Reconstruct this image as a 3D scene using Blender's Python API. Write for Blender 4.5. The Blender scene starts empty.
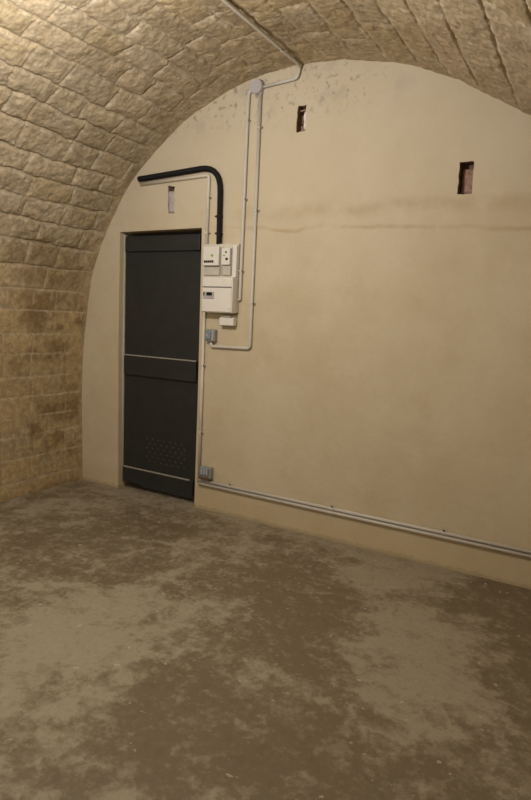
import bpy, bmesh, math, random
import numpy as np
from mathutils import Vector, Matrix

# ------------------------------------------------------------------ camera, world, light, exposure
S = bpy.context.scene
COL = S.collection
YAW, PITCH, ROLL, FOCAL = math.radians(29.716), math.radians(-8.089), math.radians(2.6276), 591.1
cam_d = bpy.data.cameras.new('camera')
cam = bpy.data.objects.new('camera', cam_d)
COL.objects.link(cam)
S.camera = cam
fwd = Vector((-math.sin(YAW) * math.cos(PITCH), math.cos(YAW) * math.cos(PITCH), math.sin(PITCH)))
rgt = Vector((math.cos(YAW), math.sin(YAW), 0))
upv = rgt.cross(fwd)
r2 = math.cos(ROLL) * rgt + math.sin(ROLL) * upv
u2 = -math.sin(ROLL) * rgt + math.cos(ROLL) * upv
m = Matrix((r2, u2, -fwd)).transposed().to_4x4()
m.translation = Vector((0, -3.67, 1.523))
cam.matrix_world = m
cam_d.sensor_fit = 'VERTICAL'
cam_d.sensor_height = 36
cam_d.lens = FOCAL / 800 * 36
cam_d.clip_start = 0.02

w = bpy.data.worlds.new('world')
S.world = w
w.use_nodes = True
w.node_tree.nodes['Background'].inputs[0].default_value = (0.9, 0.75, 0.55, 1)
w.node_tree.nodes['Background'].inputs[1].default_value = 0.02

S.view_settings.view_transform = 'Standard'
S.view_settings.look = 'None'
S.view_settings.gamma = 1
S.view_settings.use_curve_mapping = False
S.view_settings.exposure = 0.0


def point_lamp(name, loc, watts, col, radius):
    d = bpy.data.lights.new(name, 'POINT')
    d.energy = watts
    d.color = col
    d.shadow_soft_size = radius
    o = bpy.data.objects.new(name, d)
    o.location = loc
    COL.objects.link(o)
    return o


LAMP_COL = (1.0, 0.965, 0.90)
point_lamp('crown_lamp', (-2.0, -2.12, 2.60), 96, LAMP_COL, 0.07)
point_lamp('side_lamp', (-3.3, -4.3, 2.05), 34, LAMP_COL, 0.08)

# ------------------------------------------------------------------ helpers
random.seed(4)
rng = np.random.RandomState(11)


def tag(o, label=None, cat=None, group=None, kind=None):
    if label: o['label'] = label
    if cat: o['category'] = cat
    if group: o['group'] = group
    if kind: o['kind'] = kind
    return o


def empty(name, loc, label, cat, group=None):
    o = bpy.data.objects.new(name, None)
    o.location = loc
    o.empty_display_size = 0.1
    COL.objects.link(o)
    return tag(o, label, cat, group)


def build(name, bm, mat, parent=None, smooth=False):
    me = bpy.data.meshes.new(name)
    bmesh.ops.recalc_face_normals(bm, faces=bm.faces)
    for f in bm.faces:
        f.smooth = smooth
    bm.to_mesh(me)
    bm.free()
    for mt in (mat if isinstance(mat, (list, tuple)) else [mat]):
        me.materials.append(mt)
    o = bpy.data.objects.new(name, me)
    COL.objects.link(o)
    if parent:
        o.parent = parent
        o.location = -parent.location          # meshes are modelled in room coordinates
    return o


def box(bm, x0, x1, y0, y1, z0, z1, bev=0.0, seg=2):
    g = bmesh.ops.create_cube(bm, size=1)
    vs = g['verts']
    for v in vs:
        v.co = Vector((x0 + (v.co.x + .5) * (x1 - x0), y0 + (v.co.y + .5) * (y1 - y0), z0 + (v.co.z + .5) * (z1 - z0)))
    if bev > 0:
        es = list({e for v in vs for e in v.link_edges})
        bmesh.ops.bevel(bm, geom=es, offset=bev, segments=seg, affect='EDGES', profile=0.5)
    return vs


def boxed(*a, **k):
    bm = bmesh.new()
    box(bm, *a, **k)
    return bm


def cyl(bm, c, axis, r, h, seg=20, r2=None):
    """capped cylinder from c along axis (unit vector) by h"""
    axis = Vector(axis).normalized()
    q = Vector((0, 0, 1)).rotation_difference(axis).to_matrix().to_4x4()
    q.translation = Vector(c) + axis * h / 2
    return bmesh.ops.create_cone(bm, cap_ends=True, segments=seg, radius1=r, radius2=r if r2 is None else r2, depth=h, matrix=q)


def fillet(pts, rad, n=7):
    pts = [Vector(p) for p in pts]
    out = [pts[0]]
    for i in range(1, len(pts) - 1):
        a, b, c = pts[i - 1], pts[i], pts[i + 1]
        d1, d2 = (a - b).normalized(), (c - b).normalized()
        ang = d1.angle(d2)
        if ang > 3.1:
            out.append(b)
            continue
        t = min(rad / math.tan(ang / 2), (a - b).length * .45, (c - b).length * .45)
        p0, p2 = b + d1 * t, b + d2 * t
        for k in range(n + 1):
            s = k / n
            out.append(p0 * (1 - s) ** 2 + b * 2 * s * (1 - s) + p2 * s * s)
    out.append(pts[-1])
    return out


def tube(bm, pts, r, seg=14, rfun=None):
    pts = [Vector(p) for p in pts]
    rings = []
    nrm = None
    acc = 0
    for i, p in enumerate(pts):
        if i: acc += (p - pts[i - 1]).length
        t = (pts[min(i + 1, len(pts) - 1)] - pts[max(i - 1, 0)]).normalized()
        if nrm is None:
            nrm = t.cross(Vector((0.13, 1, 0.21))).normalized()
        nrm = (nrm - t * nrm.dot(t)).normalized()
        bi = t.cross(nrm)
        rr = rfun(acc) if rfun else r
        rings.append([bm.verts.new(p + (nrm * math.cos(2 * math.pi * k / seg) + bi * math.sin(2 * math.pi * k / seg)) * rr) for k in range(seg)])
    for a, b in zip(rings[:-1], rings[1:]):
        for k in range(seg):
            bm.faces.new((a[k], a[(k + 1) % seg], b[(k + 1) % seg], b[k]))
    bm.faces.new(rings[0])
    bm.faces.new(rings[-1])


def dense(pts, step):
    out = [Vector(pts[0])]
    for a, b in zip(pts[:-1], pts[1:]):
        a, b = Vector(a), Vector(b)
        n = max(1, int((b - a).length / step))
        for k in range(1, n + 1):
            out.append(a.lerp(b, k / n))
    return out


# ---- numpy value noise
LAT = rng.rand(64, 64)


def vnoise(u, v):
    iu, iv = np.floor(u).astype(int), np.floor(v).astype(int)
    fu, fv = u - iu, v - iv
    fu, fv = fu * fu * (3 - 2 * fu), fv * fv * (3 - 2 * fv)
    g = lambda a, b: LAT[a % 64, b % 64]
    return (g(iu, iv) * (1 - fu) + g(iu + 1, iv) * fu) * (1 - fv) + (g(iu, iv + 1) * (1 - fu) + g(iu + 1, iv + 1) * fu) * fv


def fbm(u, v, n=4, gain=.5):
    t, a, tot = 0, 1., 0
    for k in range(n):
        t = t + a * (vnoise(u * 2 ** k + 7.3 * k, v * 2 ** k + 3.1 * k) - .5)
        tot += a
        a *= gain
    return t / tot * 2      # about -1..1


def sstep(a, b, x):
    t = np.clip((x - a) / (b - a), 0, 1)
    return t * t * (3 - 2 * t)


# ---- materials
def nodes(name):
    mt = bpy.data.materials.new(name)
    mt.use_nodes = True
    nt = mt.node_tree
    return mt, nt, nt.nodes['Principled BSDF']


def N(nt, kind, **kw):
    n = nt.nodes.new(kind)
    for k, v in kw.items():
        if k.startswith('i_'):
            n.inputs[k[2:].replace('_', ' ')].default_value = v
        else:
            setattr(n, k, v)
    return n


def plain(name, col, rough=.5, spec=.5, var=.08, scale=30, bump=0.0, metallic=0.0):
    mt, nt, b = nodes(name)
    b.inputs['Roughness'].default_value = rough
    b.inputs['Specular IOR Level'].default_value = spec
    b.inputs['Metallic'].default_value = metallic
    tc = N(nt, 'ShaderNodeTexCoord')
    nz = N(nt, 'ShaderNodeTexNoise', i_Scale=scale, i_Detail=4.0)
    nt.links.new(tc.outputs['Object'], nz.inputs['Vector'])
    rp = N(nt, 'ShaderNodeValToRGB')
    rp.color_ramp.elements[0].position = .3
    rp.color_ramp.elements[1].position = .7
    rp.color_ramp.elements[0].color = tuple(c * (1 - var) for c in col) + (1,)
    rp.color_ramp.elements[1].color = tuple(min(1, c * (1 + var)) for c in col) + (1,)
    nt.links.new(nz.outputs[0], rp.inputs[0])
    nt.links.new(rp.outputs[0], b.inputs['Base Color'])
    if bump:
        bp = N(nt, 'ShaderNodeBump', i_Strength=bump, i_Distance=.01)
        nt.links.new(nz.outputs[0], bp.inputs['Height'])
        nt.links.new(bp.outputs[0], b.inputs['Normal'])
    return mt


def mixc(nt, fac, a, b, mode='MIX'):
    n = N(nt, 'ShaderNodeMix', data_type='RGBA', blend_type=mode)
    for sock, v in ((0, fac), (6, a), (7, b)):
        if hasattr(v, 'default_value') or hasattr(v, 'links'):
            nt.links.new(v, n.inputs[sock])
        else:
            n.inputs[sock].default_value = v
    return n.outputs[2]


def maprange(nt, v, a, b, c=0., d=1.):
    n = N(nt, 'ShaderNodeMapRange')
    n.interpolation_type = 'SMOOTHSTEP'
    nt.links.new(v, n.inputs[0])
    for i, x in enumerate((a, b, c, d)):
        n.inputs[i + 1].default_value = x
    return n.outputs[0]


def math_n(nt, op, a, b=None):
    n = N(nt, 'ShaderNodeMath', operation=op)
    for i, v in enumerate((a, b)):
        if v is None: continue
        if hasattr(v, 'links'): nt.links.new(v, n.inputs[i])
        else: n.inputs[i].default_value = v
    return n.outputs[0]


def stone_material():
    mt, nt, b = nodes('vault_stone')
    b.inputs['Roughness'].default_value = .62
    b.inputs['Specular IOR Level'].default_value = .35
    at = N(nt, 'ShaderNodeAttribute', attribute_name='tint')
    tc = N(nt, 'ShaderNodeTexCoord')
    n1 = N(nt, 'ShaderNodeTexNoise', i_Scale=22.0, i_Detail=8.0, i_Roughness=.7)
    n2 = N(nt, 'ShaderNodeTexNoise', i_Scale=90.0, i_Detail=5.0, i_Roughness=.65)
    n3 = N(nt, 'ShaderNodeTexNoise', i_Scale=5.0, i_Detail=6.0, i_Roughness=.6)
    for n in (n1, n2, n3): nt.links.new(tc.outputs['Object'], n.inputs['Vector'])
    v1 = maprange(nt, n1.outputs[0], .3, .7, .74, 1.23)
    c = mixc(nt, 1.0, at.outputs['Color'], v1, 'MULTIPLY')
    stain = maprange(nt, n3.outputs[0], .56, .7, 0, .3)
    c = mixc(nt, stain, c, (.30, .205, .105, 1))
    nt.links.new(c, b.inputs['Base Color'])
    s = math_n(nt, 'ADD', math_n(nt, 'MULTIPLY', n1.outputs[0], 1.0), math_n(nt, 'MULTIPLY', n2.outputs[0], .45))
    bp = N(nt, 'ShaderNodeBump', i_Strength=.7, i_Distance=.012)
    nt.links.new(s, bp.inputs['Height'])
    nt.links.new(bp.outputs[0], b.inputs['Normal'])
    return mt


def plaster_material():
    mt, nt, b = nodes('wall_plaster')
    b.inputs['Roughness'].default_value = .8
    b.inputs['Specular IOR Level'].default_value = .2
    tc = N(nt, 'ShaderNodeTexCoord')
    sp = N(nt, 'ShaderNodeSeparateXYZ')
    nt.links.new(tc.outputs['Object'], sp.inputs[0])
    X, Z = sp.outputs[0], sp.outputs[2]

    def nz(scale, det=5., rough=.6, vec=None):
        n = N(nt, 'ShaderNodeTexNoise', i_Scale=scale, i_Detail=det, i_Roughness=rough)
        nt.links.new(vec or tc.outputs['Object'], n.inputs['Vector'])
        return n.outputs[0]
    big, mid, fine = nz(1.3), nz(4.5, 7, .65), nz(30, 6, .7)
    c = mixc(nt, maprange(nt, big, .35, .65), (.56, .475, .33, 1), (.61, .53, .385, 1))
    c = mixc(nt, maprange(nt, mid, .5, .72, 0, .5), c, (.52, .425, .28, 1))
    c = mixc(nt, maprange(nt, mid, .5, .3, 0, .4), c, (.645, .57, .43, 1))
    c = mixc(nt, maprange(nt, fine, .52, .75, 0, .25), c, (.45, .34, .2, 1))
    c = mixc(nt, maprange(nt, math_n(nt, 'ADD', Z, math_n(nt, 'MULTIPLY', big, .8)), 1.9, 2.9, 0, .4), c, (.615, .54, .432, 1))
    # two old levelling seams across the wall, the lower one sloping to the right
    wob = math_n(nt, 'MULTIPLY', math_n(nt, 'SUBTRACT', mid, .5), .12)
    lazy = nz(2.2, 3, .5)
    zz = math_n(nt, 'ADD', Z, math_n(nt, 'MULTIPLY', math_n(nt, 'SUBTRACT', lazy, .5), .16))
    for slope, z0, wd, amt in ((-.035, 2.065, .022, .5), (-.012, 2.215, .07, .35)):
        d = math_n(nt, 'ABSOLUTE', math_n(nt, 'SUBTRACT', zz, math_n(nt, 'ADD', math_n(nt, 'MULTIPLY', X, slope), z0)))
        mk = math_n(nt, 'MULTIPLY', maprange(nt, d, wd, 0., 0, amt), maprange(nt, mid, .36, .60, .15, 1.))
        mk = math_n(nt, 'MULTIPLY', mk, maprange(nt, X, -2.6, -2.0, .2, 1.))
        c = mixc(nt, mk, c, (.40, .29, .16, 1))
    # grey mould flecks under the crown
    fl = math_n(nt, 'MULTIPLY', maprange(nt, nz(21, 3, .55), .55, .68, 0, .65), maprange(nt, Z, 2.75, 3.0))
    fl = math_n(nt, 'MULTIPLY', fl, maprange(nt, X, -1.2, -1.7))
    c = mixc(nt, fl, c, (.23, .19, .15, 1))
    # yellower damp strip at the foot
    c = mixc(nt, maprange(nt, math_n(nt, 'ADD', Z, math_n(nt, 'MULTIPLY', math_n(nt, 'SUBTRACT', fine, .5), .09)), .035, .005, 0, .7), c, (.34, .28, .19, 1))
    c = mixc(nt, maprange(nt, math_n(nt, 'ADD', Z, wob), .27, .10, 0, .4), c, (.49, .375, .205, 1))
    gs = math_n(nt, 'MULTIPLY', maprange(nt, nz(6, 4, .6), .5, .68, 0, .35), math_n(nt, 'MULTIPLY', maprange(nt, Z, 2.7, 2.95), maprange(nt, X, -.9, -1.6)))
    c = mixc(nt, gs, c, (.36, .33, .30, 1))
    nt.links.new(c, b.inputs['Base Color'])
    bp = N(nt, 'ShaderNodeBump', i_Strength=.35, i_Distance=.02)
    h = math_n(nt, 'ADD', math_n(nt, 'MULTIPLY', mid, 1.), math_n(nt, 'MULTIPLY', fine, .12))
    nt.links.new(h, bp.inputs['Height'])
    nt.links.new(bp.outputs[0], b.inputs['Normal'])
    return mt


def floor_material():
    mt, nt, b = nodes('worn_concrete')
    b.inputs['Specular IOR Level'].default_value = .3
    at = N(nt, 'ShaderNodeAttribute', attribute_name='patch')
    tc = N(nt, 'ShaderNodeTexCoord')

    def nz(scale, det=6., rough=.62, dist=0.):
        n = N(nt, 'ShaderNodeTexNoise', i_Scale=scale, i_Detail=det, i_Roughness=rough, i_Distortion=dist)
        nt.links.new(tc.outputs['Object'], n.inputs['Vector'])
        return n.outputs[0]
    a, f, g = nz(4.6, 12, .73, .1), nz(38, 6, .7), nz(10, 8, .7)
    v = math_n(nt, 'ADD', math_n(nt, 'MULTIPLY', at.outputs['Fac'], .66), math_n(nt, 'MULTIPLY', math_n(nt, 'SUBTRACT', a, .5), 3.9))
    v = math_n(nt, 'ADD', v, math_n(nt, 'MULTIPLY', math_n(nt, 'SUBTRACT', g, .5), 3.4))
    dark = maprange(nt, v, -.5, .42)
    c = mixc(nt, dark, (.315, .273, .198, 1), (.165, .130, .080, 1))
    c = mixc(nt, maprange(nt, g, .53, .68, 0, .55), c, (.345, .30, .225, 1))
    flake = nz(8, 10, .72, .05)
    c = mixc(nt, maprange(nt, flake, .55, .60, 0, .3), c, (.36, .315, .24, 1))
    c = mixc(nt, maprange(nt, flake, .44, .39, 0, .3), c, (.125, .095, .056, 1))
    c = mixc(nt, maprange(nt, f, .5, .75, 0, .35), c, (.12, .09, .055, 1))
    c = mixc(nt, maprange(nt, nz(24, 2, .5), .705, .74, 0, .6), c, (.48, .42, .33, 1))
    nt.links.new(c, b.inputs['Base Color'])
    nt.links.new(maprange(nt, dark, 0, 1, .72, .5), b.inputs['Roughness'])
    bp = N(nt, 'ShaderNodeBump', i_Strength=.35, i_Distance=.012)
    nt.links.new(math_n(nt, 'ADD', g, math_n(nt, 'MULTIPLY', f, .25)), bp.inputs['Height'])
    nt.links.new(bp.outputs[0], b.inputs['Normal'])
    return mt


M = {
    'stone': stone_material(), 'plaster': plaster_material(), 'floor': floor_material(),
    'brick': plain('niche_brick', (.36, .225, .18), .85, .2, .35, 35, .5),
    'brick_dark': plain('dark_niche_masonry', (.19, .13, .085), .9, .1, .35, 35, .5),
    'lilac': plain('lilac_grey_mortar', (.50, .44, .45), .8, .2, .15, 60, .6),
    'whitemortar': plain('white_mortar', (.85, .76, .74), .8, .2, .06, 60, .3),
    'door': plain('charcoal_door_paint', (.026, .0275, .027), .45, .35, .12, 12, .05),
    'lit_edge': plain('painted_edge_light', (.34, .32, .28), .8, .2, .12, 40),  # light on the rail tops, put into the colour
    'lit_reveal': plain('painted_reveal_light', (.55, .51, .44), .6, .3, .08, 30),  # brightness of the lit door reveal, put into the colour
    'hole': plain('vent_hole_rim', (.12, .11, .10), .5, .4, .1, 50),
    'pvc': plain('grey_pvc', (.58, .55, .50), .45, .4, .05, 20),
    'pvc_cream': plain('cream_pvc', (.68, .63, .54), .45, .4, .05, 20),
    'white': plain('white_plastic', (.76, .73, .68), .4, .5, .03, 20),
    'offwhite': plain('aged_white_plastic', (.62, .58, .49), .45, .5, .04, 20),
    'aged': plain('greyed_plastic', (.52, .49, .42), .5, .4, .06, 20),
    'shade': plain('grey_plastic_cover', (.40, .38, .34), .5, .4, .05, 20),
    'boxgrey': plain('grey_box_plastic', (.27, .28, .29), .45, .5, .06, 30),
    'bluegrey': plain('blue_grey_plastic', (.22, .26, .32), .4, .5, .08, 60),
    'brownplastic': plain('brown_plastic', (.13, .08, .05), .5, .4, .1, 40),
    'lavender': plain('lavender_grey_plastic', (.47, .44, .45), .5, .4, .05, 20),
    'black': plain('black_plastic', (.010, .010, .011), .6, .2, .1, 30),
    'knob': plain('dark_clip_nail', (.06, .05, .045), .4, .5, .1, 40),
    'green': plain('green_mark', (.22, .40, .05), .5, .4, .05, 40),
    'window': plain('smoky_window', (.17, .16, .155), .25, .5, .05, 40),
    'rubble': plain('mortar_crumb', (.46, .40, .30), .9, .1, .15, 60, .3),
}

# ------------------------------------------------------------------ large structure
# --- vault: profile measured in the plane of the end wall (x, z), from the left floor edge over the crown
prof = [(-3.945, -.05), (-3.950, .35), (-3.955, .72), (-3.945, 1.07), (-3.893, 1.50), (-3.830, 1.80), (-3.735, 2.03), (-3.555, 2.33),
        (-3.385, 2.545), (-3.20, 2.705), (-2.86, 2.935), (-2.59, 3.05), (-2.34, 3.122), (-2.14, 3.152), (-1.95, 3.160),
        (-1.735, 3.152), (-1.53, 3.125), (-1.21, 3.045), (-.965, 2.94), (-.815, 2.86), (-.67, 2.775), (-.50, 2.67),
        (-.28, 2.49), (-.07, 2.26), (.10, 2.0), (.24, 1.70), (.33, 1.4), (.38, 1.1), (.40, .7), (.40, .3), (.40, -.05)]
P = np.array(prof)


def catmull(P, per=24):
    Q = np.vstack([2 * P[0] - P[1], P, 2 * P[-1] - P[-2]])
    out = []
    for i in range(1, len(Q) - 2):
        t = np.linspace(0, 1, per, endpoint=False)[:, None]
        a, b, c, d = Q[i - 1], Q[i], Q[i + 1], Q[i + 2]
        out.append(.5 * (2 * b + (c - a) * t + (2 * a - 5 * b + 4 * c - d) * t ** 2 + (3 * b - a - 3 * c + d) * t ** 3))
    return np.vstack(out + [Q[-2:-1]])


curve = catmull(P)
seg = np.r_[0, np.cumsum(np.hypot(*np.diff(curve, axis=0).T))]
LEN = seg[-1]


def vault_patch(name, s0, s1, y0, y1, ds, dy, label, cat):
    ns, ny = int((s1 - s0) / ds) + 1, int((y1 - y0) / dy) + 1
    s = np.linspace(s0, s1, ns)
    y = np.linspace(y0, y1, ny)
    px, pz = np.interp(s, seg, curve[:, 0]), np.interp(s, seg, curve[:, 1])
    e = .03
    tx = np.interp(s + e, seg, curve[:, 0]) - np.interp(s - e, seg, curve[:, 0])
    tz = np.interp(s + e, seg, curve[:, 1]) - np.interp(s - e, seg, curve[:, 1])
    ln = np.hypot(tx, tz)
    nx, nzv = tz / ln, -tx / ln                # inward normal
    SS, YY = np.meshgrid(s, y, indexing='ij')
    disp, col = stonework(SS, YY)
    X = px[:, None] + nx[:, None] * disp
    Z = pz[:, None] + nzv[:, None] * disp
    co = np.stack([X, YY, Z], -1).reshape(-1, 3)
    idx = np.arange(ns * ny).reshape(ns, ny)
    quads = np.stack([idx[:-1, :-1], idx[:-1, 1:], idx[1:, 1:], idx[1:, :-1]], -1).reshape(-1, 4)
    return co, quads, col.reshape(-1, 3)


# course joints, measured up the left wall then on round the vault
bounds = [-.06, .17, .36, .54, .69, .85]
rr = np.random.RandomState(5)
while bounds[-1] < LEN + .3:
    sb = bounds[-1]
    hgt = rr.uniform(.15, .19) if sb < 1.7 else rr.uniform(.145, .19) if sb < 4.4 else rr.uniform(.20, .25)
    bounds.append(sb + hgt)
bounds = np.array(bounds)
NC = len(bounds)
rows = []
for k in range(NC):
    a = [-6.5 + rr.uniform(0, .3)]
    lo, hi = (.22, .36) if bounds[k] < 1.7 else (.20, .44) if bounds[k] < 4.6 else (.45, .8)
    while a[-1] < .6: a.append(a[-1] + rr.uniform(lo, hi))
    rows.append(np.array(a))
S_CROWN = float(np.interp(0, [0], [0])) if False else float(seg[np.argmax(curve[:, 1])])


def stonework(s, y):
    """inward displacement and stone colour at arc length s and depth y"""
    up = sstep(1.45, 2.3, s)                                   # lower wall is dressed flat, the vault is rough
    right = sstep(S_CROWN + .45, S_CROWN + 1.0, s)
    crown = np.exp(-((s - S_CROWN - .12) / .5) ** 2)
    sw = s + fbm(s * 1.6, y * 1.6, 3) * (.010 + .022 * up * (1 - .6 * right)) + fbm(s * 8, y * 8, 3) * (.004 + .014 * up * (1 - .6 * right))
    yw = y + fbm(s * 3 + 9, y * 3 + 4, 3) * (.02 + .03 * up)
    k = np.clip(np.searchsorted(bounds, sw) - 1, 0, NC - 2)
    b0, b1 = bounds[k], bounds[k + 1]
    left = np.zeros_like(s)
    rightd = np.zeros_like(s)
    bid = np.zeros(s.shape, int)
    for c in np.unique(k):
        msk = k == c
        r = rows[c]
        j = np.clip(np.searchsorted(r, yw[msk]) - 1, 0, len(r) - 2)
        left[msk] = yw[msk] - r[j]
        rightd[msk] = r[j + 1] - yw[msk]
        bid[msk] = c * 61 + j
    dlo, dhi = sw - b0, b1 - sw
    R = np.random.RandomState(3).rand(NC * 61 + 100, 5)
    h1, h2, h3, h4, h5 = [R[bid, i] for i in range(5)]
    es = np.minimum(dlo, dhi)
    ey = np.minimum(left, rightd) + .004 + .012 * right
    e = np.minimum(es, ey)
    e = e + fbm(s * 18, y * 18, 3) * .006
    filled = sstep(-.1, .5, fbm(s * 2.1 + 40, y * 2.1 + 17, 4))         # stretches where mortar levels the joint
    filled = np.maximum(filled, .75 * crown)
    narrow = 1 - sstep(0, 1, e / (.011 + .006 * up * (1 - right)))       # the open joint itself
    body = sstep(-.1, 1, e / (.022 + .042 * up * (1 - .4 * right)))         # worn, rounded arris
    near = sstep(-.005, -.16, y)                                         # mortar fillet against the end wall
    d = -narrow * (.002 + .0145 * up) * (1 - .8 * filled) * (.65 + .5 * sstep(-.3, .3, fbm(s * 11, y * 11 + 2, 3)))
    d = d + (body - 1) * (.0015 + .0062 * up * (1 - .5 * right))
    d = d + (h1 - .5) * (.0015 + .006 * up * (1 - .6 * right)) * body
    d = d + (dlo / (b1 - b0) - .5) * (.35 + h2) * -.011 * up * (1 - .55 * right) * body
    d = d + (left / (left + rightd + 1e-6) - .5) * (h3 - .5) * .014 * up * (1 - .6 * right) * body
    d = d * near
    rough = fbm(s * 7 + 20, y * 7, 5, .62)
    d = d + rough * (.0035 + .008 * up * (1 - .25 * right)) + np.abs(fbm(s * 17, y * 17 + 6, 4, .6)) * -(.001 + .009 * up)
    d = d + np.minimum(0, fbm(s * 26 + 3, y * 26 + 5, 3) + .25) * .010 * up
    d = d + fbm(s * .8, y * .8 + 11, 2) * .022 * up * sstep(.0, -.3, y)
    # colour: each stone its own shade; pale mortar in the flush joints of the lower wall
    warm = np.array([.45, .335, .18])
    grey = np.array([.435, .350, .236])
    brown = np.array([.47, .365, .24])
    base = warm[None, None] * (1 - up[..., None]) + grey[None, None] * up[..., None]
    base = base * (1 - .7 * right[..., None]) + brown[None, None] * .7 * right[..., None]
    base = base * (1 - .5 * crown[..., None]) + np.array([.36, .265, .155])[None, None] * .5 * crown[..., None]
    base = base * (.90 + .20 * h4)[..., None]
    yel = np.array([.41, .31, .165])
    base = base + (yel - base) * (.4 * (h5 > .78))[..., None]
    dirt = sstep(-.05, .4, fbm(s * 4 + 3, y * 4 + 8, 5, .65)) * (.75 - .55 * up)
    base = base + (np.array([.20, .125, .05]) - base) * dirt[..., None]
    pale = sstep(.1, .5, fbm(s * 6 + 13, y * 5 + 28, 5, .65)) * (.35 + .1 * up)
    base = base + (np.array([.46, .385, .28]) - base) * pale[..., None]
    mort = (1 - sstep(.003, .012, e)) * sstep(-.35, .15, fbm(s * 3.3, y * 3.3 + 5, 3) + .1)
    base = base + (np.array([.52, .43, .30]) - base) * (mort * (.8 * (1 - up) + .22 * up))[..., None]
    lip = np.exp(-((e - .020) / .010) ** 2) * sstep(.0, .4, fbm(s * 14, y * 14 + 9, 3)) * up
    base = base + (np.array([.55, .47, .36]) - base) * (lip * .75)[..., None]
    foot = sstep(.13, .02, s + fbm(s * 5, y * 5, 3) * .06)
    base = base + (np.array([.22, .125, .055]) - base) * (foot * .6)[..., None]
    # mortar fillet where the masonry meets the plastered end wall
    base = base + (np.array([.46, .36, .23]) - base) * (.55 * sstep(-.06, -.02, y + fbm(s * 6, y * 0 + 2, 3) * .03))[..., None]
    return d * sstep(.04, -.03, y), base


def mesh_from(name, parts, mat):
    cos, qs, cs, off = [], [], [], 0
    for co, q, c in parts:
        cos.append(co); qs.append(q + off); cs.append(c); off += len(co)
    co, q, c = np.vstack(cos), np.vstack(qs), np.vstack(cs)
    me = bpy.data.meshes.new(name)
    me.vertices.add(len(co))
    me.vertices.foreach_set('co', co.astype(np.float32).ravel())
    me.loops.add(q.size)
    me.loops.foreach_set('vertex_index', q.astype(np.int32).ravel())
    me.polygons.add(len(q))
    me.polygons.foreach_set('loop_start', np.arange(0, q.size, 4, dtype=np.int32))
    me.polygons.foreach_set('use_smooth', np.ones(len(q), bool))
    me.update(calc_edges=True)
    me.validate()
    if c.shape[1] == 3:
        at = me.attributes.new('tint', 'FLOAT_COLOR', 'POINT')
        at.data.foreach_set('color', np.c_[c, np.ones(len(c))].astype(np.float32).ravel())
    else:
        at = me.attributes.new('patch', 'FLOAT', 'POINT')
        at.data.foreach_set('value', c.astype(np.float32).ravel())
    me.materials.append(mat)
    o = bpy.data.objects.new(name, me)
    COL.objects.link(o)
    return o


S_LEFT = float(np.interp(1.4, P[:10, 1], np.interp(np.arange(10) * 24, np.arange(len(seg)), seg)))
S_RIGHT = LEN - 1.40
YB, YM = -5.6, -2.75
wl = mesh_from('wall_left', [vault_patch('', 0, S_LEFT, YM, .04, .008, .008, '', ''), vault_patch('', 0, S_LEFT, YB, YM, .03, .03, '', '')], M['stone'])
tag(wl, 'left wall of flush yellowish stone courses below the vault', 'wall', kind='structure')
ce = mesh_from('ceiling', [vault_patch('', S_LEFT, S_RIGHT, YM, .04, .006, .006, '', ''), vault_patch('', S_LEFT, S_RIGHT, YB, YM, .03, .03, '', '')], M['stone'])
tag(ce, 'rough stone barrel vault overhead', 'vault', kind='structure')
wr = mesh_from('wall_right', [vault_patch('', S_RIGHT, LEN, YB, .04, .03, .03, '', '')], M['stone'])
tag(wr, 'right wall of stone courses below the vault', 'wall', kind='structure')

# --- floor
BLOBS = [(-2.64, -0.60, 0.40, 0.30, 0.20, -0.24, 0.75), (-2.54, -1.25, 0.33, 0.24, 0.15, -0.14, 0.45), (-1.40, -0.84, 0.35, 0.25, 0.19, -0.35, 1.0),
         (-0.98, -1.18, 0.16, 0.11, 0.11, -0.25, 0.6), (-1.12, -1.85, 0.37, 0.25, 0.19, -0.29, .9), (-1.31, -2.18, 0.15, 0.10, 0.14, -0.16, 0.6),
         (-0.65, -1.97, 0.46, 0.30, 0.06, -0.14, 0.8), (-0.42, -0.25, 0.29, 0.21, 0.04, -0.21, 1.0), (-0.22, -0.77, 0.19, 0.13, 0.06, -0.43, 0.8),
         (-1.80, -2.30, 0.06, 0.04, 0.04, -0.03, 0.8), (-3.14, -1.20, 0.20, 0.15, 0.14, -0.11, 0.4), (-1.70, -0.13, 0.17, 0.13, 0.07, -0.13, 0.2),
         (-2.04, -1.91, 0.22, 0.15, 0.19, -0.16, -1.0), (-1.88, -2.25, 0.10, 0.07, 0.13, -0.10, -0.6), (-2.11, -1.48, 0.21, 0.15, 0.11, -0.11, -0.7),
         (-2.06, -0.51, 0.22, 0.16, 0.10, -0.14, -0.6), (-0.67, -0.97, 0.25, 0.17, 0.14, -0.46, -1.0), (-1.03, -1.67, 0.16, 0.10, 0.06, -0.10, -0.7),
         (-0.99, -0.31, 0.36, 0.26, 0.06, -0.19, -0.9), (-1.64, -1.28, 0.17, 0.12, 0.12, -0.17, -0.6), (-3.54, -0.61, 0.36, 0.28, 0.15, -0.13, -0.4),
         (-0.39, -1.39, 0.21, 0.14, 0.04, -0.19, -0.5), (-1.34, -2.25, 0.07, 0.05, 0.02, -0.02, -0.6), (-1.45, -2.46, 0.11, 0.07, 0.07, -0.06, -0.3),
         (-2.18, 0.00, 0.30, 0.23, 0.08, -0.13, -0.5), (-1.95, -1.70, 0.30, 0.12, 0.10, -0.22, -0.6), (-1.55, -2.1, .10, .05, .06, -.10, -.5), (-1.25, -1.30, 0.16, 0.10, 0.12, -0.10, 0.6)]


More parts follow.
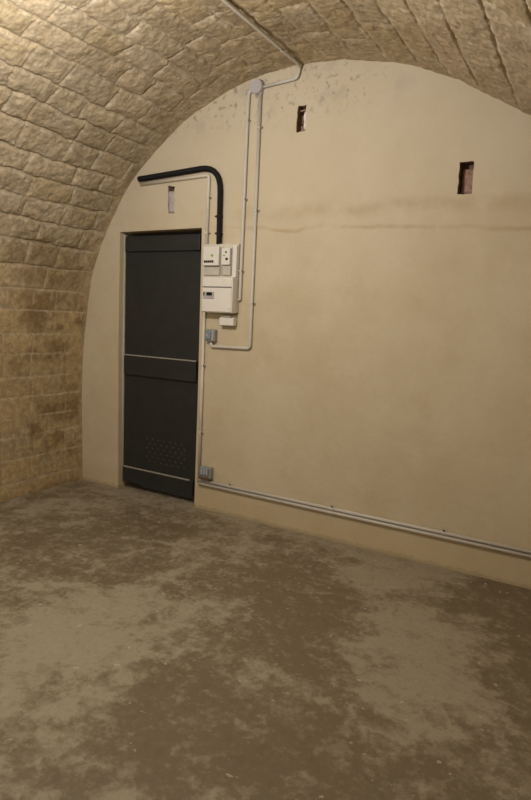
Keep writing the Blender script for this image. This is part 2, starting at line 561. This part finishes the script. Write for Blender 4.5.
def floor_patch(x0, x1, y0, y1, st):
    xs, ys = np.linspace(x0, x1, int((x1 - x0) / st) + 1), np.linspace(y0, y1, int((y1 - y0) / st) + 1)
    X, Y = np.meshgrid(xs, ys, indexing='ij')
    wx, wy = X + fbm(X * 2.5, Y * 2.5, 4) * .09, Y + fbm(X * 2.5 + 30, Y * 2.5 + 9, 4) * .09
    v = np.zeros_like(X)
    for cx, cy, ax, ay, bx, by, wgt in BLOBS:
        det = ax * by - ay * bx
        u = ((wx - cx) * by - (wy - cy) * bx) / det
        t = (ax * (wy - cy) - ay * (wx - cx)) / det
        v += wgt * np.exp(-(u * u + t * t) ** 1.5 * .8)
    v -= .55 * sstep(-.22, -.02, Y + fbm(X * 3 + 5, Y * 3, 3) * .06) * sstep(-.6, -1.0, X)
    Z = fbm(X * 1.2, Y * 1.2, 3) * .006 + fbm(X * 7, Y * 7, 3) * .0015
    Z = Z * sstep(.0, -.2, Y) - .002
    idx = np.arange(X.size).reshape(X.shape)
    q = np.stack([idx[:-1, :-1], idx[1:, :-1], idx[1:, 1:], idx[:-1, 1:]], -1).reshape(-1, 4)
    return np.stack([X, Y, Z], -1).reshape(-1, 3), q, v.reshape(-1, 1)


fl = mesh_from('floor', [floor_patch(-4.05, .5, -3.0, .16, .014), floor_patch(-4.05, .5, -5.65, -3.0, .06)], M['floor'])
tag(fl, 'bare concrete floor with dark damp patches and pale dusty streaks', 'floor', kind='structure')

# --- end wall with the door recess and three holes
DX0, DX1, DZ1 = -3.528, -2.702, 2.146
DOOR_REC = .10
rj = random.Random(8)


def rough_rect(x0, x1, z0, z1, jit, n=5, lean=0.0):
    pts = []
    cs = [(x0 + lean * 0, z0), (x1, z0), (x1 + lean, z1), (x0 + lean, z1)]
    for i in range(4):
        a, b = cs[i], cs[(i + 1) % 4]
        for k in range(n):
            t = k / n
            pts.append((a[0] + (b[0] - a[0]) * t + rj.uniform(-jit, jit), a[1] + (b[1] - a[1]) * t + rj.uniform(-jit, jit)))
    return pts


hole_right = rough_rect(-.862, -.779, 2.279, 2.460, .0025, lean=-.003)
hole_high = rough_rect(-1.954, -1.888, 2.742, 2.908, .004, lean=.002)
hole_slot = rough_rect(-3.030, -2.968, 2.268, 2.468, .006, 6, lean=-.006)
bm = bmesh.new()


def loop(bm, pts, y):
    vs = [bm.verts.new((p[0], y, p[1])) for p in pts]
    return vs, [bm.edges.new((vs[i], vs[(i + 1) % len(vs)])) for i in range(len(vs))]


outer = []
for i in range(0, len(curve), 6):
    c0 = curve[i]
    cx, cz = -1.9, 1.0
    d = Vector((c0[0] - cx, 0, max(0, c0[1] - cz)))
    d.normalize()
    outer.append((c0[0] + d.x * .10, c0[1] + d.z * .10))
# floor edge, broken by the doorway
door_poly = [(DX1, -.05), (DX1 + .004, .9), (DX1 - .004, DZ1 + .004), (DX0 + .004, DZ1 - .004), (DX0 - .002, 1.2), (DX0 + .012, -.05)]
vs, es = loop(bm, outer + door_poly, 0)
alle = list(es)
nich = []
for pts, dep in ((hole_right, .075), (hole_high, .16), (hole_slot, .06)):
    v2, e2 = loop(bm, pts, 0)
    alle += e2
    nich.append((pts, dep, v2))
bmesh.ops.triangle_fill(bm, use_beauty=True, use_dissolve=False, edges=alle)
# door reveals
nd = len(door_poly)
dv = vs[-nd:]
back = [bm.verts.new((v.co.x, .35, v.co.z)) for v in dv]
for a in range(nd - 1):
    bm.faces.new((dv[a], dv[a + 1], back[a + 1], back[a]))
bm.faces.new(back)
bmesh.ops.recalc_face_normals(bm, faces=bm.faces)
# the thickness of the plaster round each hole
nface0 = len(bm.faces)
for pts, dep, v2 in nich:
    ring = [bm.verts.new((v.co.x, .012, v.co.z)) for v in v2]
    for i in range(len(v2)):
        bm.faces.new((v2[i], v2[(i + 1) % len(v2)], ring[(i + 1) % len(v2)], ring[i]))
wb = build('wall_back', bm, M['plaster'])
tag(wb, 'beige plastered end wall under the vault with three small holes', 'wall', kind='structure')


def niche(pts, dep, mat, label, rough=.004):
    bm = bmesh.new()
    n = len(pts)
    rings = []
    for k, yy in enumerate(np.linspace(.011, dep, 5)):
        rings.append([bm.verts.new((p[0] + (rj.uniform(-rough, rough) if k else 0), yy, p[1] + (rj.uniform(-rough, rough) if k else 0))) for p in pts])
    for a, b in zip(rings[:-1], rings[1:]):
        for i in range(n):
            bm.faces.new((a[i], a[(i + 1) % n], b[(i + 1) % n], b[i]))
    bm.faces.new(rings[-1])
    o = build('niche', bm, mat, wb)
    o['label'] = label
    return o


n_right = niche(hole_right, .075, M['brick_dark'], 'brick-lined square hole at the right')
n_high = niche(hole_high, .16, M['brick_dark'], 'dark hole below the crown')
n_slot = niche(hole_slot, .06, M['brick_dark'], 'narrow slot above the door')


def lump(x0, x1, y0, y1, z0, z1, seed, jit, mat, name, parent, label=None):
    bm = bmesh.new()
    box(bm, x0, x1, y0, y1, z0, z1)
    bmesh.ops.subdivide_edges(bm, edges=bm.edges, cuts=4, use_grid_fill=True)
    rl = random.Random(seed)
    for v in bm.verts:
        v.co += Vector((rl.uniform(-jit, jit), rl.uniform(-jit, jit), rl.uniform(-jit, jit)))
    o = build(name, bm, mat, None, True)
    o.parent = parent
    if label: o['label'] = label
    return o


lump(-.853, -.783, .050, .075, 2.284, 2.43, 1, .003, M['brick'], 'brick', n_right, 'reddish brown brick face')
lump(-1.952, -1.895, .06, .10, 2.75, 2.80, 2, .004, M['brick'], 'brick', n_high)
lump(-1.952, -1.915, .07, .10, 2.81, 2.87, 3, .004, M['brick_dark'], 'brick', n_high)
lump(-1.945, -1.888, .03, .06, 2.882, 2.893, 4, .002, M['brick'], 'brick', n_high)
lump(-1.906, -1.886, .012, .10, 2.765, 2.868, 5, .003, M['whitemortar'], 'mortar', n_high, 'white mortar smear on the right side')
lump(-3.028, -2.973, .004, .055, 2.272, 2.428, 6, .006, M['lilac'], 'mortar', n_slot, 'lilac grey mortar filling the slot')

wf = build('wall_front', boxed(-4.3, .7, YB - .12, YB, -.05, 3.4), M['plaster'])
tag(wf, 'plain plastered wall closing the cellar behind the viewer', 'wall', kind='structure')

# --- door
DY = .062                                              # face of the leaf
leaf = build('door_1', boxed(-3.519, -2.712, DY, DY + .04, .045, 2.118, bev=.003), M['door'])
tag(leaf, 'tall narrow charcoal plank door with three cross rails, in the end wall', 'door', kind='structure')
for z0, z1 in ((1.992, 2.105), (.985, 1.152), (.055, .190)):
    bm = bmesh.new()
    box(bm, -3.503, -2.752, DY - .024, DY + .001, z0, z1, bev=.004)
    rl_ = build('rail', bm, M['door'], None)
    rl_.parent = leaf
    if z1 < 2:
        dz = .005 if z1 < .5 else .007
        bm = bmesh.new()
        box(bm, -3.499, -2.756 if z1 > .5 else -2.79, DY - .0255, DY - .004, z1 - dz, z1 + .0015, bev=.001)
        te = build('top_edge', bm, M['lit_edge'], None)  # pale strip paints the light caught along the rail's top
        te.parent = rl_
        te['label'] = 'pale top edge with its caught light painted on'
build('lit_reveal_edge', boxed(-3.533, -3.5195, DY - .012, DY + .03, .03, 2.125, bev=.002), M['lit_reveal'], None).parent = leaf  # added strip, its pale colour stands for the lit left reveal
leaf.children[-1]['label'] = 'pale left edge with the lit reveal painted in'
bm = bmesh.new()
for r_ in range(6):
    for c_ in range(7):
        x = -3.255 + c_ * .061 + (.03 if r_ % 2 else 0)
        z = .462 - r_ * .038
        if x > -2.85: continue
        cyl(bm, (x, DY + .002, z), (0, -1, 0), .0052, .004, 10)
vh = build('vent_hole', bm, M['hole'])
vh.parent = leaf
vh['label'] = 'grid of small round ventilation holes'
# ------------------------------------------------------------------ electrical board
PANEL = (-2.53, 0, 1.52)
mb = empty('meter_board', (-2.53, 0, 1.535), 'cream electricity meter board mounted right of the dark door', 'meter board')
build('back_panel', boxed(-2.668, -2.352, -.035, 0, 1.534, 2.026, bev=.004), M['offwhite'], mb)
# meter cover with its labels
mc = build('meter', boxed(-2.640, -2.502, -.066, -.034, 1.868, 2.003, bev=.004), M['white'], mb)
bm = bmesh.new()
for k in range(5):
    box(bm, -2.629 + k * .0175, -2.615 + k * .0175, -.0685, -.065, 1.889, 1.905)
o = build('counter', bm, M['black'], mb); o.parent = mc; o.location = (0, 0, 0)
bm = boxed(-2.568, -2.549, -.068, -.065, 1.932, 1.948)
o = build('green_mark', bm, M['green'], mb); o.parent = mc; o.location = (0, 0, 0)
o['label'] = 'small green mark'
bm = boxed(-2.640, -2.502, -.0675, -.064, 1.866, 1.8695)
o = build('seam', bm, M['window'], mb); o.parent = mc; o.location = (0, 0, 0)
build('blank_cover', boxed(-2.640, -2.502, -.050, -.034, 1.800, 1.864, bev=.003), M['aged'], mb)
cb = build('circuit_breaker', boxed(-2.476, -2.406, -.068, -.034, 1.873, 1.992, bev=.004), M['white'], mb)
bm = bmesh.new()
cyl(bm, (-2.437, -.067, 1.962), (0, -1, 0), .007, .004, 14)
o = build('button', bm, M['black'], mb); o.parent = cb; o.location = (0, 0, 0)
bm = bmesh.new()
box(bm, -2.437, -2.419, -.074, -.066, 1.906, 1.922, bev=.002)
o = build('toggle', bm, M['black'], mb); o.parent = cb; o.location = (0, 0, 0)
bm = boxed(-2.462, -2.444, -.0695, -.066, 1.935, 1.943)
o = build('green_mark', bm, M['green'], mb); o.parent = cb; o.location = (0, 0, 0)
build('blank_cover', boxed(-2.476, -2.406, -.05, -.034, 1.800, 1.868, bev=.003), M['aged'], mb)
build('terminal_gap', boxed(-2.497, -2.481, -.042, -.034, 1.80, 2.0), M['shade'], mb)
build('terminal_gap', boxed(-2.402, -2.388, -.042, -.034, 1.80, 2.0), M['shade'], mb)
build('side_trunking', boxed(-2.386, -2.353, -.058, -.030, 1.785, 2.010, bev=.003), M['white'], mb)

cu = empty('consumer_unit', (-2.48, 0, 1.53), 'white consumer unit box with small breaker window, below the meter', 'fuse box')
hs = build('housing', boxed(-2.618, -2.352, -.094, -.0352, 1.530, 1.782, bev=.006, seg=3), M['white'], cu)
ld = build('lid', boxed(-2.612, -2.358, -.101, -.092, 1.536, 1.708, bev=.004), M['white'], cu)
build('top_strip', boxed(-2.612, -2.358, -.099, -.092, 1.716, 1.777, bev=.003), M['white'], cu)
build('seam', boxed(-2.612, -2.36, -.0965, -.092, 1.7075, 1.7165), M['window'], cu)
wn = build('breaker_window', boxed(-2.602, -2.505, -.1035, -.100, 1.628, 1.678, bev=.001), M['shade'], cu)
for k, x in enumerate((-2.597, -2.568, -2.552, -2.536)):
    bm = boxed(x, x + (.006 if k == 0 else .0125), -.110, -.103, 1.652, 1.674, bev=.001)
    o = build('breaker_toggle', bm, M['black'], cu); o.parent = wn; o.location = (0, 0, 0)
bm = boxed(-2.600, -2.507, -.1055, -.103, 1.632, 1.645, bev=.001)
o = build('label_strip', bm, M['lavender'], cu); o.parent = wn; o.location = (0, 0, 0)
for x in (-2.598, -2.372):
    bm = bmesh.new()
    cyl(bm, (x, -.100, 1.56), (0, -1, 0), .004, .003, 10)
    build('screw', bm, M['shade'], cu)

cc = empty('terminal_box', (-2.43, 0, 1.435), 'small white terminal box under the consumer unit', 'terminal box')
build('lid', boxed(-2.486, -2.360, -.056, -.010, 1.440, 1.497, bev=.006, seg=3), M['white'], cc)
build('base', boxed(-2.492, -2.366, -.030, 0, 1.437, 1.514, bev=.003), M['offwhite'], cc)
build('terminal_slot', boxed(-2.46, -2.39, -.050, -.028, 1.499, 1.512), M['shade'], cc)

sw = empty('light_switch', (-2.58, 0, 1.315), 'grey surface-mounted switch box beside the door, under the consumer unit', 'switch')
build('housing', boxed(-2.620, -2.533, -.040, 0, 1.314, 1.406, bev=.008, seg=3), M['boxgrey'], sw)
rk = build('rocker', boxed(-2.612, -2.562, -.050, -.038, 1.330, 1.392, bev=.004), M['bluegrey'], sw)
build('side_cover', boxed(-2.558, -2.540, -.046, -.038, 1.322, 1.398, bev=.003), M['shade'], sw)
o = build('indicator', boxed(-2.597, -2.588, -.0525, -.049, 1.352, 1.372), M['lavender'], sw); o.parent = rk; o.location = (0, 0, 0)

so = empty('power_socket', (-2.58, 0, .25), 'grey socket box low on the wall by the door foot', 'socket')
build('housing', boxed(-2.634, -2.526, -.040, 0, .258, .350, bev=.008, seg=3), M['boxgrey'], so)
fc = build('flap', boxed(-2.628, -2.542, -.050, -.038, .285, .342, bev=.004), M['bluegrey'], so)
bm = bmesh.new()
for x in (-2.612, -2.588, -2.564):
    box(bm, x, x + .010, -.0525, -.049, .293, .334, bev=.001)
o = build('grille', bm, M['lavender'], so); o.parent = fc; o.location = (0, 0, 0)
build('cable_entry', boxed(-2.628, -2.536, -.044, -.028, .245, .272, bev=.004), M['brownplastic'], so)

jb = empty('junction_box', (-2.258, 0, 3.063), 'round lavender-grey junction box high on the wall under the crown', 'junction box')
bm = bmesh.new()
cyl(bm, (-2.258, 0, 3.063), (0, -1, 0), .046, .034, 32)
build('base', bm, M['lavender'], jb, False)
bm = bmesh.new()
cyl(bm, (-2.258, -.034, 3.063), (0, -1, 0), .049, .012, 32, r2=.045)
ld = build('lid', bm, M['lavender'], jb)
bm = bmesh.new()
cyl(bm, (-2.258, -.046, 3.063), (0, -1, 0), .026, .002, 28)
o = build('lid_boss', bm, M['lavender'], jb); o.parent = ld; o.location = (0, 0, 0)
for x in (-2.236,):
    bm = bmesh.new()
    cyl(bm, (x, -.0135, 3.012), (0, 0, 1), .0145, .022, 16)
    build('gland', bm, M['shade'], jb)


# ------------------------------------------------------------------ conduits
def conduit(name, label, pts, r, mat, clips, rad=.05, group=None, cat='conduit', knob=(1, 0), rfun=None, step=None, ends=()):
    """pts run along the wall; clips = positions with the pipe direction"""
    root = empty(name, pts[0], label, cat, group)
    bm = bmesh.new()
    path = fillet(pts, rad)
    if step: path = dense(path, step)
    tube(bm, path, r, 16, rfun)
    build('pipe', bm, mat, root, True)
    for (x, y, z), ax, kn in clips:
        bm = bmesh.new()
        a = Vector(ax)
        cyl(bm, Vector((x, y, z)) - a * .006, a, r * 1.22, .012, 18)
        # foot and nail head to one side
        k = Vector(kn)
        c = Vector((x, y, z)) + k * (r + .008)
        cyl(bm, c, (0, -1, 0), .007, .010, 12)
        ob = build('clip', bm, mat, root)
        bm = bmesh.new()
        cyl(bm, c + Vector((0, -.008, 0)), (0, -1, 0), .006, .004, 10)
        nb = build('nail', bm, M['knob'], root)
        nb.parent = ob
        nb.location = (0, 0, 0)
    return root




R1 = .0115
YW = -.0148
G = 'grey plastic conduits on the end wall'
conduit('conduit', 'grey conduit from the round junction box down to the right side of the meter board', [(-2.290, YW, 3.052), (-2.329, YW, 3.042), (-2.332, YW, 2.9), (-2.338, YW, 1.632), (-2.351, YW, 1.629)], R1, M['pvc'],
        [((-2.334, YW, 2.855), (0, 0, 1), (1, 0, 0)), ((-2.337, YW, 2.33), (0, 0, 1), (1, 0, 0)), ((-2.342, YW, 1.835), (0, 0, 1), (1, 0, 0))], .03, G)
conduit('conduit', 'longest grey conduit, junction box down the wall then left to the switch', [(-2.236, YW, 3.02), (-2.236, YW, 1.284), (-2.575, YW, 1.279), (-2.577, YW, 1.313)], R1, M['pvc'],
        [((-2.236, YW, 2.80), (0, 0, 1), (1, 0, 0)), ((-2.236, YW, 2.25), (0, 0, 1), (1, 0, 0)), ((-2.236, YW, 1.61), (0, 0, 1), (1, 0, 0))], .03, G)
conduit('conduit', 'grey conduit from junction box up to the crown and along the vault', [(-2.22, YW - .004, 3.059), (-1.955, YW - .004, 3.076), (-1.940, YW - .004, 3.142), (-1.93, -.08, 3.144), (-1.93, -1.2, 3.144), (-1.93, -2.4, 3.144)], .0105, M['pvc'],
        [((-1.93, -.28, 3.144), (0, 1, 0), (.8, 0, -.4)), ((-1.93, -1.5, 3.144), (0, 1, 0), (.8, 0, -.4))], .035, G)
conduit('conduit', 'thin cream conduit over the door, bending down to the top of the meter board', [(-3.30, YW, 2.496), (-2.645, YW, 2.518), (-2.649, YW, 2.027)], R1, M['pvc_cream'],
        [((-2.647, YW, 2.36), (0, 0, 1), (1, 0, 0)), ((-2.648, YW, 2.11), (0, 0, 1), (1, 0, 0))], .02, G)
conduit('conduit', 'cream conduit down the right edge of the door from meter board to socket', [(-2.650, YW, 1.532), (-2.654, YW, .215)], R1, M['pvc_cream'],
        [((-2.652, YW, 1.13), (0, 0, 1), (1, 0, 0)), ((-2.653, YW, .61), (0, 0, 1), (1, 0, 0))], .02, G)
GP = 'twin pipes along the foot of the end wall'
for z, lab in ((.230, 'upper of two grey pipes running along the wall foot'), (.203, 'lower of two grey pipes running along the wall foot')):
    cl = [((x, YW, z), (1, 0, 0), (0, 0, 1)) for x in (-2.36, -1.52, -.76)] if z > .22 else []
    conduit('pipe_run', lab, [(-2.655, YW, z), (.36, YW, z)], .0118, M['pvc'], cl, .02, GP)


def rib(a): return .0195 + .0018 * math.sin(a / .011 * 2 * math.pi)


bk = conduit('corrugated_conduit', 'thick black corrugated conduit bending over the door down to the meter board', [(-3.308, -.026, 2.534), (-3.0, -.026, 2.549), (-2.537, -.026, 2.574), (-2.530, -.026, 2.024)], .0195, M['black'],
             [((-2.534, -.026, 2.22), (0, 0, 1), (-1, 0, 0)), ((-2.531, -.026, 2.10), (0, 0, 1), (-1, 0, 0))], .17, None, rfun=rib, step=.0028)

# mortar crumbs left along the foot of the wall are part of the floor
rc = random.Random(21)
bm = bmesh.new()
for k in range(36):
    x = rc.uniform(-2.65, .1)
    sz = rc.uniform(.003, .007)
    off = rc.uniform(.02, .16)
    g = bmesh.ops.create_icosphere(bm, subdivisions=1, radius=sz)
    for v in g['verts']:
        v.co = Vector((v.co.x * rc.uniform(.8, 1.6) + x, v.co.y - off, v.co.z * .6 + .003))
cr = build('mortar_crumbs', bm, M['rubble'])
tag(cr, 'crumbs of mortar scattered along the foot of the plastered wall', 'crumbs', kind='stuff')
